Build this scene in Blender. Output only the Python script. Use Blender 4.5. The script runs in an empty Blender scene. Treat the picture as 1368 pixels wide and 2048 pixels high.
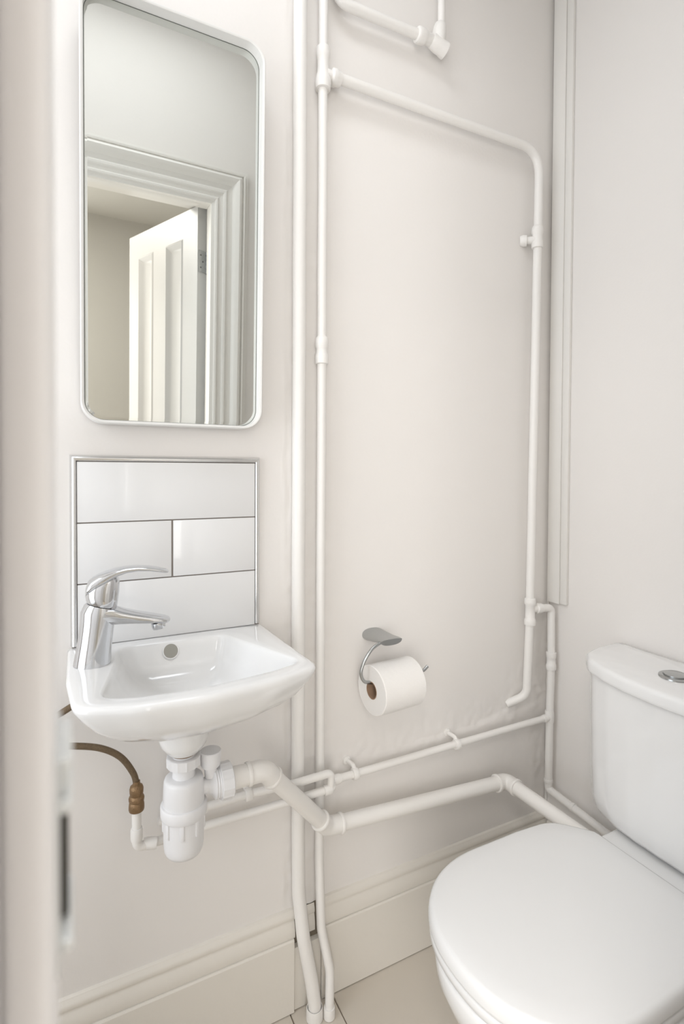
import bpy, bmesh, math, random
from math import sin, cos, pi, radians, sqrt
from mathutils import Vector, Matrix, noise
random.seed(7)
scene = bpy.context.scene
col = scene.collection

# ------------------------------------------------------------------ camera
cam_d = bpy.data.cameras.new('camera')
cam = bpy.data.objects.new('camera', cam_d)
col.objects.link(cam)
yaw, pit, rol = radians(27.0), radians(1.14), radians(0.28)
f = Vector((sin(yaw)*cos(pit), cos(yaw)*cos(pit), -sin(pit)))
r = f.cross(Vector((0, 0, 1))).normalized()
u = r.cross(f)
r2 = r*cos(rol) + u*sin(rol)
u2 = u*cos(rol) - r*sin(rol)
m = Matrix((r2, u2, -f)).transposed().to_4x4()
m.translation = Vector((0, -1.0, 1.10))
cam.matrix_world = m
cam_d.sensor_width = 36
cam_d.lens = 1066.0/2048*36
cam_d.shift_y = -62.5/2048
cam_d.clip_start = 0.01
cam_d.dof.use_dof = True
cam_d.dof.focus_distance = 1.05
cam_d.dof.aperture_fstop = 5.2
scene.camera = cam

# ------------------------------------------------------------------ world, lights, exposure
world = bpy.data.worlds.new('world')
scene.world = world
world.use_nodes = True
world.node_tree.nodes['Background'].inputs[0].default_value = (0.20, 0.38, 0.60, 1)
world.node_tree.nodes['Background'].inputs[1].default_value = 1.0
scene.view_settings.view_transform = 'Standard'
scene.view_settings.look = 'None'
scene.view_settings.gamma = 1
scene.view_settings.use_curve_mapping = False
scene.view_settings.exposure = 0.11

def area(name, loc, sx, sy, power, color, rot=(0, 0, 0), spread=180):
    d = bpy.data.lights.new(name, 'AREA')
    d.shape = 'RECTANGLE'
    d.size, d.size_y, d.energy, d.color = sx, sy, power, color
    d.spread = radians(spread)
    o = bpy.data.objects.new(name, d)
    o.location, o.rotation_euler = loc, rot
    col.objects.link(o)
    return o
# daylight falling down the skylight shaft in the ceiling of the small room
SKY_X0, SKY_X1, SKY_Y0, SKY_Y1 = -0.30, 0.42, -0.62, -0.16
area('skylight_daylight', ((SKY_X0+SKY_X1)/2, -.46, 2.535), 0.70, 0.24, 3.7, (1.0, 0.995, 0.985))
# daylight through the tall window in the left end wall
WIN = (-0.72, -0.10, 0.45, 2.00)      # y0, y1, z0, z1
area('window_daylight', (-0.66, (WIN[0]+WIN[1])/2, (WIN[2]+WIN[3])/2), .60, 1.50, 6.6, (1.0, 0.985, 0.965), (radians(90), 0, radians(-90)))
# the hall: two added fill lights, one overhead, one window-sized behind the camera
area('hall_ceiling_fill', (-0.75, -1.55, 2.36), 0.7, 0.7, 26.0, (1.0, 0.965, 0.93))
area('hall_back_fill', (-0.70, -2.405, 1.15), 1.12, 1.9, 28.0, (1.0, 0.985, 0.965), (radians(90), 0, 0))

# ------------------------------------------------------------------ materials
MATS = {}
def mat(name, color, rough=0.5, metal=0.0, bump=0.0, bscale=40.0, var=0.0, vscale=6.0, coat=0.0, spec=0.5, detail=3.0, bump2=0.0, b2scale=250.0):
    if name in MATS: return MATS[name]
    ma = bpy.data.materials.new(name)
    ma.use_nodes = True
    nt = ma.node_tree
    b = nt.nodes['Principled BSDF']
    b.inputs['Base Color'].default_value = (*color, 1)
    b.inputs['Roughness'].default_value = rough
    b.inputs['Metallic'].default_value = metal
    b.inputs['Coat Weight'].default_value = coat
    b.inputs['Coat Roughness'].default_value = 0.05
    b.inputs['Specular IOR Level'].default_value = spec
    tc = nt.nodes.new('ShaderNodeTexCoord')
    if var > 0:
        nz = nt.nodes.new('ShaderNodeTexNoise')
        nz.inputs['Scale'].default_value = vscale
        nz.inputs['Detail'].default_value = 4
        nt.links.new(tc.outputs['Object'], nz.inputs['Vector'])
        mx = nt.nodes.new('ShaderNodeMixRGB')
        mx.inputs[1].default_value = (*[c*(1-var) for c in color], 1)
        mx.inputs[2].default_value = (*[min(1, c*(1+var)) for c in color], 1)
        nt.links.new(nz.outputs['Fac'], mx.inputs[0])
        nt.links.new(mx.outputs[0], b.inputs['Base Color'])
    last = None
    for st, sc in ((bump, bscale), (bump2, b2scale)):
        if st > 0:
            nz = nt.nodes.new('ShaderNodeTexNoise')
            nz.inputs['Scale'].default_value = sc
            nz.inputs['Detail'].default_value = detail
            nt.links.new(tc.outputs['Object'], nz.inputs['Vector'])
            bp = nt.nodes.new('ShaderNodeBump')
            bp.inputs['Strength'].default_value = st
            bp.inputs['Distance'].default_value = 0.002
            nt.links.new(nz.outputs['Fac'], bp.inputs['Height'])
            if last: nt.links.new(last.outputs[0], bp.inputs['Normal'])
            last = bp
    if last: nt.links.new(last.outputs[0], b.inputs['Normal'])
    MATS[name] = ma
    return ma
WALL = mat('wall_paint', (0.862, 0.830, 0.798), 0.60, bump=0.15, bscale=9, var=0.012, vscale=3, bump2=0.10, b2scale=130)
CEIL = mat('ceiling_paint', (0.89, 0.88, 0.86), 0.8)
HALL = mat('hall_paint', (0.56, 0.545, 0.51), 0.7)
PIPE = mat('painted_pipe', (0.890, 0.866, 0.832), 0.36, bump=0.25, bscale=70, bump2=0.1, b2scale=260)
TRIM = mat('gloss_trim_paint', (0.865, 0.840, 0.800), 0.32, bump=0.12, bscale=50)
BASE = mat('skirting_paint', (0.815, 0.775, 0.710), 0.42, bump=0.25, bscale=60)
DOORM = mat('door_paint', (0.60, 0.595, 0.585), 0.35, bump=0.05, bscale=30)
JAMB = mat('jamb_paint', (0.88, 0.86, 0.86), 0.4)
PVC = mat('white_pvc', (0.84, 0.835, 0.84), 0.30)
PVCP = mat('painted_pvc', (0.875, 0.848, 0.810), 0.35, bump=0.08, bscale=60)
CER = mat('glazed_ceramic', (0.87, 0.868, 0.862), 0.10, coat=0.5)
SEAT = mat('seat_plastic', (0.84, 0.838, 0.832), 0.22)
TILE = mat('white_tile', (0.86, 0.855, 0.85), 0.14, bump=0.05, bscale=12, coat=0.3)
GROUT = mat('grey_grout', (0.36, 0.32, 0.29), 0.85)
FTILE = mat('floor_tile', (0.66, 0.60, 0.52), 0.33, bump=0.08, bscale=30, var=0.03, vscale=9)
FGROUT = mat('floor_grout', (0.26, 0.21, 0.16), 0.9)
CHROME = mat('chrome', (0.66, 0.67, 0.69), 0.09, metal=1.0)
SATIN = mat('satin_steel', (0.47, 0.48, 0.48), 0.27, metal=1.0)
TRIMC = mat('polished_trim', (0.72, 0.72, 0.72), 0.16, metal=1.0)
BRONZE = mat('aged_brass', (0.27, 0.175, 0.095), 0.42, metal=0.75, bump=0.5, bscale=400, var=0.15, vscale=60)
HOSE = mat('braided_hose', (0.20, 0.145, 0.09), 0.5, metal=0.6, bump=0.9, bscale=700, var=0.2, vscale=300)
CARD = mat('cardboard', (0.36, 0.235, 0.155), 0.9)
PAPER = mat('tissue_paper', (0.90, 0.875, 0.845), 0.95, bump=0.35, bscale=90, bump2=0.3, b2scale=400, spec=0.1)
MIRROR = mat('mirror_glass', (0.735, 0.75, 0.725), 0.0, metal=1.0)
GAP = mat('dark_gap', (0.05, 0.045, 0.035), 0.8)
HOLE = mat('overflow_ring', (0.36, 0.35, 0.31), 0.4)
PLATE = mat('white_metal_plate', (0.84, 0.86, 0.87), 0.25, metal=0.3)
FRAME = mat('mirror_tray_paint', (0.85, 0.84, 0.815), 0.4)

# ------------------------------------------------------------------ helpers
def tag(o, label=None, cat=None, group=None, kind=None):
    if label: o['label'] = label
    if cat: o['category'] = cat
    if group: o['group'] = group
    if kind: o['kind'] = kind
    return o
def empty(name, loc=(0, 0, 0), rot=(0, 0, 0)):
    o = bpy.data.objects.new(name, None)
    o.empty_display_size = 0.05
    o.location, o.rotation_euler = loc, rot
    col.objects.link(o)
    return o
def obj(name, bm, ma, parent=None, smooth=True, angle=40, world=True):
    bmesh.ops.recalc_face_normals(bm, faces=bm.faces)
    me = bpy.data.meshes.new(name)
    bm.to_mesh(me)
    bm.free()
    for p in me.polygons: p.use_smooth = smooth
    if smooth:
        me.set_sharp_from_angle(angle=radians(angle))
    me.materials.append(ma)
    o = bpy.data.objects.new(name, me)
    col.objects.link(o)
    if parent is not None:
        o.parent = parent
        if world:   # vertices given in room coordinates
            acc = Matrix.Identity(4)
            p = parent
            while p is not None:
                acc = Matrix.LocRotScale(p.location, p.rotation_euler, None) @ acc
                p = p.parent
            me.transform(acc.inverted())
    return o
def box(bm, x0, x1, y0, y1, z0, z1, bev=0.0, seg=2):
    vs = [bm.verts.new((x, y, z)) for x in (x0, x1) for y in (y0, y1) for z in (z0, z1)]
    fs = [(0, 1, 3, 2), (4, 6, 7, 5), (0, 4, 5, 1), (2, 3, 7, 6), (0, 2, 6, 4), (1, 5, 7, 3)]
    faces = [bm.faces.new([vs[i] for i in q]) for q in fs]
    if bev > 0:
        es = list({e for fc in faces for e in fc.edges})
        bmesh.ops.bevel(bm, geom=es, offset=bev, segments=seg, affect='EDGES', profile=0.5)
    return bm
def B(): return bmesh.new()
def ring_frames(pts):
    T = []
    n = len(pts)
    for i in range(n):
        a = pts[max(i-1, 0)]
        b = pts[min(i+1, n-1)]
        T.append((b-a).normalized())
    ref = Vector((0, 0, 1)) if abs(T[0].z) < 0.9 else Vector((0, 1, 0))
    N = [(ref - T[0]*ref.dot(T[0])).normalized()]
    for i in range(1, n):
        v = N[-1] - T[i]*N[-1].dot(T[i])
        N.append(v.normalized())
    return T, N
def sweep(bm, pts, rad, seg=20, cap=True):
    pts = [Vector(p) for p in pts]
    if not hasattr(rad, '__len__'): rad = [rad]*len(pts)
    T, N = ring_frames(pts)
    rings = []
    for p, t, n, rr in zip(pts, T, N, rad):
        b = t.cross(n)
        rings.append([bm.verts.new(p + (n*cos(2*pi*k/seg) + b*sin(2*pi*k/seg))*rr) for k in range(seg)])
    for a, b in zip(rings, rings[1:]):
        for k in range(seg):
            bm.faces.new((a[k], a[(k+1) % seg], b[(k+1) % seg], b[k]))
    if cap:
        bm.faces.new(rings[0]); bm.faces.new(rings[-1])
    return bm
def fillet(pts, rad, n=8):
    pts = [Vector(p) for p in pts]
    if not hasattr(rad, '__len__'): rad = [rad]*len(pts)
    out = [pts[0]]
    for i in range(1, len(pts)-1):
        p, a, b = pts[i], pts[i-1], pts[i+1]
        d1, d2 = (a-p), (b-p)
        ang = d1.angle(d2)
        if ang > pi-0.01: out.append(p); continue
        t = min(rad[i]/math.tan(ang/2), d1.length*0.49, d2.length*0.49)
        s, e = p + d1.normalized()*t, p + d2.normalized()*t
        for k in range(n+1):
            w = k/n
            out.append(s*(1-w)**2 + p*2*w*(1-w) + e*w*w)
    out.append(pts[-1])
    return out
def dense(pts, step):
    out = [pts[0]]
    for a, b in zip(pts, pts[1:]):
        k = max(1, int((b-a).length/step))
        for i in range(1, k+1): out.append(a.lerp(b, i/k))
    return out
def tube(bm, pts, rad, bend=0.02, seg=20, wob=0.0, n=8):
    p = fillet(pts, bend, n)
    if wob:
        p = dense(p, 0.03)
        p = [q + Vector((noise.noise(q*5)*wob, noise.noise(q*5+Vector((9, 0, 0)))*wob, noise.noise(q*5+Vector((0, 9, 0)))*wob)) if 0 < i < len(p)-1 else q for i, q in enumerate(p)]
        rr = [rad*(1+0.03*noise.noise(q*22)) for q in p]
    else: rr = rad
    return sweep(bm, p, rr, seg)
def lathe(bm, p, axis, prof, seg=28, cap=True):
    """prof: list of (distance along axis, radius)"""
    p, axis = Vector(p), Vector(axis).normalized()
    ref = Vector((0, 0, 1)) if abs(axis.z) < 0.9 else Vector((1, 0, 0))
    n = (ref - axis*ref.dot(axis)).normalized()
    b = axis.cross(n)
    rings = []
    for t, rr in prof:
        if rr <= 1e-6: rings.append([bm.verts.new(p+axis*t)])
        else: rings.append([bm.verts.new(p+axis*t+(n*cos(2*pi*k/seg)+b*sin(2*pi*k/seg))*rr) for k in range(seg)])
    for a, c in zip(rings, rings[1:]):
        for k in range(seg):
            k2 = (k+1) % seg
            if len(a) == 1 and len(c) == 1: continue
            if len(a) == 1: bm.faces.new((a[0], c[k2], c[k]))
            elif len(c) == 1: bm.faces.new((a[k], a[k2], c[0]))
            else: bm.faces.new((a[k], a[k2], c[k2], c[k]))
    if cap:
        for rg in (rings[0], rings[-1]):
            if len(rg) > 2: bm.faces.new(rg)
    return bm
def collar(bm, p, axis, r0, L, lip=0.0022, seg=24):
    """solder coupling with a rolled rim at each end, centred on p"""
    R = r0+lip
    w = L*0.22
    prof = [(-L/2, r0*0.98), (-L/2, R), (-L/2+w*.3, R+lip*.8), (-L/2+w*.8, R+lip*.7), (-L/2+w, R*1.0), (0, r0+lip*.6),
            (L/2-w, R), (L/2-w*.8, R+lip*.7), (L/2-w*.3, R+lip*.8), (L/2, R), (L/2, r0*.98)]
    return lathe(bm, p, axis, prof, seg)
def rring(bm, p, axis, r0, L, lip=0.003, seg=24):
    prof = [(-L/2, r0*.98), (-L/2, r0+lip*.6), (-L/2+L*.2, r0+lip), (L/2-L*.2, r0+lip), (L/2, r0+lip*.6), (L/2, r0*.98)]
    return lathe(bm, p, axis, prof, seg)
def extrude_profile(bm, prof, a, b, ax='x', cap=True):
    """prof: (depth, height) pairs; swept from a to b. ax x: y=depth, z=height; ax y: x=depth"""
    def P(d, h, t): return (t, d, h) if ax == 'x' else (d, t, h)
    A = [bm.verts.new(P(d, h, a)) for d, h in prof]
    Bq = [bm.verts.new(P(d, h, b)) for d, h in prof]
    n = len(prof)
    for i in range(n):
        bm.faces.new((A[i], A[(i+1) % n], Bq[(i+1) % n], Bq[i]))
    if cap: bm.faces.new(A); bm.faces.new(Bq)
    return bm
def rrect(w0, w1, h0, h1, rad, n=10):
    pts = []
    for cx, cy, a0 in ((w1-rad, h1-rad, 0), (w0+rad, h1-rad, 90), (w0+rad, h0+rad, 180), (w1-rad, h0+rad, 270)):
        for k in range(n+1):
            a = radians(a0+90*k/n)
            pts.append((cx+rad*cos(a), cy+rad*sin(a)))
    return pts
def loft(bm, rings, cap0=True, cap1=True):
    R = [[bm.verts.new(p) for p in ring] for ring in rings]
    n = len(R[0])
    for a, b in zip(R, R[1:]):
        for k in range(n): bm.faces.new((a[k], a[(k+1) % n], b[(k+1) % n], b[k]))
    if cap0: bm.faces.new(R[0])
    if cap1: bm.faces.new(R[-1])
    return bm
def radial(poly, c, N):
    """outline resampled at N even angles about c (poly is star shaped about c)"""
    out = []
    M = len(poly)
    for k in range(N):
        a = 2*pi*k/N
        d = (cos(a), sin(a))
        best = None
        for i in range(M):
            x1, y1 = poly[i][0]-c[0], poly[i][1]-c[1]
            x2, y2 = poly[(i+1) % M][0]-c[0], poly[(i+1) % M][1]-c[1]
            ex, ey = x2-x1, y2-y1
            den = d[0]*ey - d[1]*ex
            if abs(den) < 1e-12: continue
            t = (x1*ey - y1*ex)/den
            s = (x1*d[1] - y1*d[0])/den
            if t > 0 and -1e-6 <= s <= 1+1e-6: best = t if best is None else max(best, t)
        out.append((c[0]+d[0]*best, c[1]+d[1]*best))
    return out
def rpoly(pts, rads, n=8):
    p = [Vector((x, y, 0)) for x, y in pts]
    out = []
    M = len(p)
    for i in range(M):
        a, q, b = p[i-1], p[i], p[(i+1) % M]
        rr = rads[i]
        if rr <= 0: out.append((q.x, q.y)); continue
        d1, d2 = a-q, b-q
        ang = d1.angle(d2)
        t = min(rr/math.tan(ang/2), d1.length*.49, d2.length*.49)
        s, e = q+d1.normalized()*t, q+d2.normalized()*t
        for k in range(n+1):
            w = k/n
            v = s*(1-w)**2 + q*2*w*(1-w) + e*w*w
            out.append((v.x, v.y))
    return out

# ================================================================== SETTING
XR = 1.120     # toilet wall
YF = -0.80     # inner face of the door wall
YH = -0.92     # hall face of the door wall
XL = -0.62
ZC = 2.45
# --- wall_back : uneven painted plaster, relief in the mesh
RID = [(0.473, 0.463), (0.496, 0.471), (0.538, 0.463), (0.587, 0.470), (0.668, 0.471), (0.779, 0.476), (0.865, 0.476), (0.956, 0.492), (1.000, 0.506), (1.03, 0.515)]
def ridge_z(x):
    for (x0, z0), (x1, z1) in zip(RID, RID[1:]):
        if x0 <= x <= x1: return z0+(z1-z0)*(x-x0)/(x1-x0)
    return None
def sst(a, b, x):
    t = max(0, min(1, (x-a)/(b-a)))
    return t*t*(3-2*t)
def wall_depth(x, z):
    v = Vector((x, 0, z))
    d = 0.0012*noise.noise(v*3.0) + 0.0005*noise.noise(v*11)
    # rough strip of old plaster behind the risers
    m1 = sst(.375, .392, x)*(1-sst(.475, .51, x))*(1-sst(1.95, 2.2, z)*.6)
    d += m1*(0.0020*noise.noise(v*34) + 0.0016*noise.noise(v*85))*(.5+.5*sst(1.3, .6, z))
    # raised edge of filler left of the thick pipe
    xe = .382+.003*noise.noise(Vector((0, 3, z*14)))
    d += 0.0012*math.exp(-((x-xe)/.0030)**2)*(0.2+0.8*sst(-.1, .3, noise.noise(Vector((2, 0, z*9)))))
    d -= 0.0022*math.exp(-((x-xe-.0055)/.0028)**2)*sst(-.3, .2, noise.noise(Vector((5, 0, z*4))))
    # ledge of plaster above the clipped pipe
    rz = ridge_z(x)
    if rz is not None:
        rz += .0035*noise.noise(Vector((x*40, 0, 0)))+.004*noise.noise(Vector((x*13, 5, 0)))
        e = sst(.473, .50, x)*(1-sst(.99, 1.03, x))
        d += e*(0.0034+.001*noise.noise(Vector((x*9, 2, 0))))*(1-sst(rz-.0018, rz+.0018, z))*(1-sst(0, .16, rz-z))
        d += e*(.0018*noise.noise(v*60)+.0010*noise.noise(v*130))*(1-sst(.0, .09, abs(z-rz)))
    # plaster dents in the corner strip
    m2 = sst(1.04, 1.08, x)*(1-sst(.75, .9, z))
    d += m2*(.0016*noise.noise(v*45)+.0012*noise.noise(v*100))
    m3 = sst(.95, 1.0, x)*(1-sst(.05, .10, abs(z-.54)))
    d += m3*.0018*noise.noise(v*50)
    return d
bm = B()
NX, NZ = 350, 440
xs = [XL+(XR-XL)*i/NX for i in range(NX+1)]
zs = [ZC*(j/NZ)**1.0 for j in range(NZ+1)]
G = [[bm.verts.new((x, -wall_depth(x, z), z)) for z in zs] for x in xs]
for i in range(NX):
    for j in range(NZ):
        bm.faces.new((G[i][j], G[i+1][j], G[i+1][j+1], G[i][j+1]))
box(bm, XL-.1, XR+.1, .006, .12, -.02, ZC+.05)
tag(obj('wall_back', bm, WALL, angle=80), 'warm white painted plaster wall behind the basin, mirror and pipes', kind='structure')
bm = B(); box(bm, XR, XR+.12, YF-.12, .006, -.02, ZC+.05)
tag(obj('wall_right', bm, WALL), 'smooth warm white wall behind the toilet cistern', kind='structure')
bm = B()
box(bm, XL-.1, XL, YF-.12, .006, -.02, WIN[2])
box(bm, XL-.1, XL, YF-.12, .006, WIN[3], ZC+.05)
box(bm, XL-.1, XL, YF-.12, WIN[0], WIN[2], WIN[3])
box(bm, XL-.1, XL, WIN[1], .006, WIN[2], WIN[3])
tag(obj('wall_left', bm, WALL), 'plain warm white side wall left of the basin', kind='structure')
w = empty('window_1', (XL, -.41, WIN[2]))
tag(w, 'tall white framed window in the left end wall', kind='structure')
for nm, q in (('frame', (XL-.05, XL+.012, WIN[0]-.03, WIN[0]+.012, WIN[2]-.03, WIN[3]+.03)), ('frame', (XL-.05, XL+.012, WIN[1]-.012, WIN[1]+.03, WIN[2]-.03, WIN[3]+.03)),
              ('frame', (XL-.05, XL+.012, WIN[0]+.012, WIN[1]-.012, WIN[3]-.012, WIN[3]+.03)), ('sill', (XL-.05, XL+.030, WIN[0]+.012, WIN[1]-.012, WIN[2]-.03, WIN[2]+.006))):
    bm = B(); box(bm, *q, .001); obj(nm, bm, TRIM, w)
OX0, OX1, OZ = -0.0155, 0.409, 1.925      # door opening between the linings
LIN = 0.022
bm = B()
box(bm, XL-.1, OX0-LIN, YH, YF, -.02, ZC+.05)
box(bm, OX1+LIN, XR+.12, YH, YF, -.02, ZC+.05)
box(bm, OX0-LIN, OX1+LIN, YH, YF, OZ+LIN, ZC+.05)
tag(obj('wall_front', bm, WALL), 'warm white wall with the doorway, seen in the mirror', kind='structure')
# ceiling with the skylight shaft
bm = B()
box(bm, XL-.1, SKY_X0, YH, .12, ZC, ZC+.05)
box(bm, SKY_X1, XR+.12, YH, .12, ZC, ZC+.05)
box(bm, SKY_X0, SKY_X1, YH, SKY_Y0, ZC, ZC+.05)
box(bm, SKY_X0, SKY_X1, SKY_Y1, .12, ZC, ZC+.05)
box(bm, SKY_X0-.03, SKY_X0, SKY_Y0-.03, SKY_Y1+.03, ZC+.05, ZC+.09)
box(bm, SKY_X1, SKY_X1+.03, SKY_Y0-.03, SKY_Y1+.03, ZC+.05, ZC+.09)
box(bm, SKY_X0, SKY_X1, SKY_Y0-.03, SKY_Y0, ZC+.05, ZC+.09)
box(bm, SKY_X0, SKY_X1, SKY_Y1, SKY_Y1+.03, ZC+.05, ZC+.09)
tag(obj('ceiling', bm, CEIL), 'white ceiling of the small room with a skylight shaft', kind='structure')
# floor: grout bed with separate tiles
fl = empty('floor')
tag(fl, 'beige floor of large pale tiles with thin brown joints', kind='structure')
bm = B(); box(bm, XL-.1, XR+.12, YF-.12, .12, -.03, -.0025)
obj('grout', bm, FGROUT, fl)
jx = [XL-.1, -0.215, 0.088, 0.391, 0.4845, 0.787, 1.09, XR+.12]
jy = [.1, -0.36, -0.66, YF-.12]
g = .0011
for i in range(len(jx)-1):
    for j in range(len(jy)-1):
        bm = B(); box(bm, jx[i]+g, jx[i+1]-g, jy[j+1]+g, jy[j]-g, -.012, 0, .0008, 1)
        obj('tile', bm, FTILE, fl)
# hall beyond the doorway
bm = B(); box(bm, -1.3, 1.6, -2.52, YH, -.03, 0)
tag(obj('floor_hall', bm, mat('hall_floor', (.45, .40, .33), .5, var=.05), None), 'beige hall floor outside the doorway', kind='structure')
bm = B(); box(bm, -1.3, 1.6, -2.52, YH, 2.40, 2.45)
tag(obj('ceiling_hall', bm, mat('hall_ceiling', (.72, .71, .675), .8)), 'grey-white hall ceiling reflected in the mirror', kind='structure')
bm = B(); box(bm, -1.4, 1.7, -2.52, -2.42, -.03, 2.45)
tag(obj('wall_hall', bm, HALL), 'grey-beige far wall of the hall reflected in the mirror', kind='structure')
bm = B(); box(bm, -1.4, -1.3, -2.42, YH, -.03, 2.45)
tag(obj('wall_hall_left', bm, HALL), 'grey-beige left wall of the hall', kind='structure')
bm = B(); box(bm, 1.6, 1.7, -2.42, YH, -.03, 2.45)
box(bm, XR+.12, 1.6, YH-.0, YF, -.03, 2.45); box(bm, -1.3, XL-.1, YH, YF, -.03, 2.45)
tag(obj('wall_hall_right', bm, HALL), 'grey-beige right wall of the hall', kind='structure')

w = empty('hall_fill_frame', (-.70, -2.42, .15))  # frame added round the hall fill light; no opening behind it
tag(w, 'white frame added round the hall fill light behind the camera', kind='structure')
for q in ((-1.30, -1.26, .12, 2.16), (-.14, -.10, .12, 2.16), (-1.26, -.14, .12, .18), (-1.26, -.14, 2.11, 2.16)):
    bm = B(); box(bm, q[0], q[1], -2.42, -2.398, q[2], q[3], .001); obj('frame', bm, TRIM, w)
# --- door lining, stops and architraves : trim_1
dr = empty('trim_1', (OX0, YF, 0))
tag(dr, 'white gloss doorway lining with moulded architrave and door stop', kind='structure')
bm = B()
box(bm, OX0-LIN, OX0, YH, YF, 0, OZ+LIN, .0015)
o = obj('left_lining', bm, JAMB, dr)
bm = B(); box(bm, OX1, OX1+LIN, YH, YF, 0, OZ+LIN, .0015); obj('right_lining', bm, TRIM, dr)
bm = B(); box(bm, OX0, OX1, YH, YF, OZ, OZ+LIN, .0015); obj('head_lining', bm, TRIM, dr)
SW = .0115
bm = B(); box(bm, OX0, OX0+SW-.0002, -.856, YF+.0005, 0, OZ, .0035, 3)
sl = obj('door_stop', bm, JAMB, dr)
bm = B(); box(bm, OX1-.009, OX1, -.842, YF+.0005, 0, OZ, .002); obj('door_stop', bm, TRIM, dr)
bm = B(); box(bm, OX0+SW, OX1-.009, -.842, YF+.0005, OZ-.022, OZ, .002); obj('door_stop', bm, TRIM, dr)
AP = [(0, 0), (0, .013), (.010, .015), (.013, .020), (.018, .021), (.022, .017), (.024, .014), (.036, .016), (.039, .021), (.045, .022), (.049, .018), (.052, .015), (.066, .017), (.070, .022), (.078, .031), (.086, .034), (.093, .031), (.097, .024), (.099, .022), (.101, .027), (.105, .028), (.107, .022), (.108, .013), (.119, .012), (.119, 0)]
def architrave(yface, sgn, mat_):
    """left leg, head, right leg mitred round the opening"""
    x0, x1, zt = OX0-.004, OX1-.008, OZ-.024
    paths = [lambda w, t: None]
    legs = []
    def P(side, w, h, z):
        x = x0-w if side == 0 else x1+w
        return (x, yface+sgn*h, z)
    for side in (0, 1):
        bm = B()
        A = [bm.verts.new(P(side, w, h, 0)) for w, h in AP]
        C = [bm.verts.new(P(side, w, h, zt+w)) for w, h in AP]
        n = len(AP)
        for i in range(n): bm.faces.new((A[i], A[(i+1) % n], C[(i+1) % n], C[i]))
        bm.faces.new(A); bm.faces.new(C)
        obj('architrave', bm, mat_, dr, angle=30)
    bm = B()
    A = [bm.verts.new((x0-w, yface+sgn*h, zt+w)) for w, h in AP]
    C = [bm.verts.new((x1+w, yface+sgn*h, zt+w)) for w, h in AP]
    n = len(AP)
    for i in range(n): bm.faces.new((A[i], A[(i+1) % n], C[(i+1) % n], C[i]))
    bm.faces.new(A); bm.faces.new(C)
    obj('architrave', bm, mat_, dr, angle=30)
architrave(YF, 1, TRIM)

# --- latch keeper on the left stop
kp = empty('latch_keeper', (OX0+SW, -.822, .98))
tag(kp, 'small pale metal latch keeper on the blurred left door frame', 'keeper')
KX = OX0+SW-.0004
def kbox(nm, m_, dx, y0, y1, z0, z1, b=.0005, d0=0.0):
    bm = B(); box(bm, KX+d0, KX+dx, y0, y1, z0, z1, b); obj(nm, bm, m_, kp)
ZK = .0085
for nm, m_, dx, y0, y1, z0, z1, b, d0 in (('plate', PLATE, .0012, -.838, -.802, .952, 1.012, .0005, 0), ('flange', PLATE, .0046, -.834, -.806, .955, .9590, .001, .0008), ('flange', PLATE, .0046, -.834, -.806, .9945, .9985, .001, .0008),
                      ('flange', PLATE, .0046, -.834, -.806, 1.0075, 1.0105, .001, .0008), ('latch_body', PLATE, .0034, -.830, -.808, .9985, 1.0075, .0006, .001), ('slot', GAP, .0034, -.826, -.812, .9600, .9935, .0004, .0010)):
    kbox(nm, m_, dx, y0, y1, z0+ZK, z1+ZK, b, d0)

# --- door, opened into the hall: door_1
A0 = Vector((.377, -.873, 0))
dv = Vector((-.171, -.433, 0)).normalized()
nv = Vector((-dv.y, dv.x, 0))       # points to +x side
if nv.x < 0: nv = -nv
dm = Matrix((dv, nv, Vector((0, 0, 1)))).transposed().to_4x4()
dm.translation = A0
dd = empty('door_1', A0)
tag(dd, 'white four-panel door standing open into the hall, seen in the mirror', kind='structure')
DW, DT, Z0, Z1 = .462, .034, .008, 1.922
def dbox(bm, s0, s1, t0, t1, z0, z1, bev=0):
    b2 = B(); box(b2, s0, s1, t0, t1, z0, z1, bev)
    b2.transform(dm)
    me = bpy.data.meshes.new('t'); b2.to_mesh(me); b2.free(); bm.from_mesh(me); bpy.data.meshes.remove(me)
cols = [(.087, .199), (.282, .392)]
rows = [(.22, .76), (.93, 1.835)]
for nm, a, b, z0, z1 in (('stile', 0, .087, Z0, Z1), ('stile', .392, DW, Z0, Z1), ('muntin', .199, .282, Z0, Z1)):
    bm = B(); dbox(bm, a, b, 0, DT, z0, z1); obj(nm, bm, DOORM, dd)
for a, b in cols:
    for z0, z1 in ((Z0, .22), (.76, .93), (1.835, Z1)):
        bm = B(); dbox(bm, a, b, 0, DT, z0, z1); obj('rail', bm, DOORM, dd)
    for z0, z1 in rows:
        bm = B()
        # panel: bolection slope down to a sunk field
        def rg(i, t): return [dm @ Vector(p) for p in ((a+i, t, z0+i), (b-i, t, z0+i), (b-i, t, z1-i), (a+i, t, z1-i))]
        loft(bm, [rg(0, -.0), rg(.006, -.003), rg(.012, .001), rg(.020, .007), rg(.028, .011), rg(.036, .0125)], cap0=False, cap1=True)
        loft(bm, [rg(0, DT), rg(.02, DT-.010)], cap0=False, cap1=True)
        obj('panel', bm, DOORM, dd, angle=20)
hg = B()
dbox(hg, -.0018, .0002, .004, .032, 1.712, 1.782)
h = obj('hinge', hg, SATIN, dd, angle=30)
bm = B()
hp = dm @ Vector((-.004, .034, 0))
for k in range(5): lathe(bm, (hp.x, hp.y, 1.711+k*.0145), (0, 0, 1), [(0, .003), (.0005, .0042), (.0130, .0042), (.0135, .003)], 14)
lathe(bm, (hp.x, hp.y, 1.707), (0, 0, 1), [(0, 0), (.001, .0035), (.004, .003)], 14)
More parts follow.
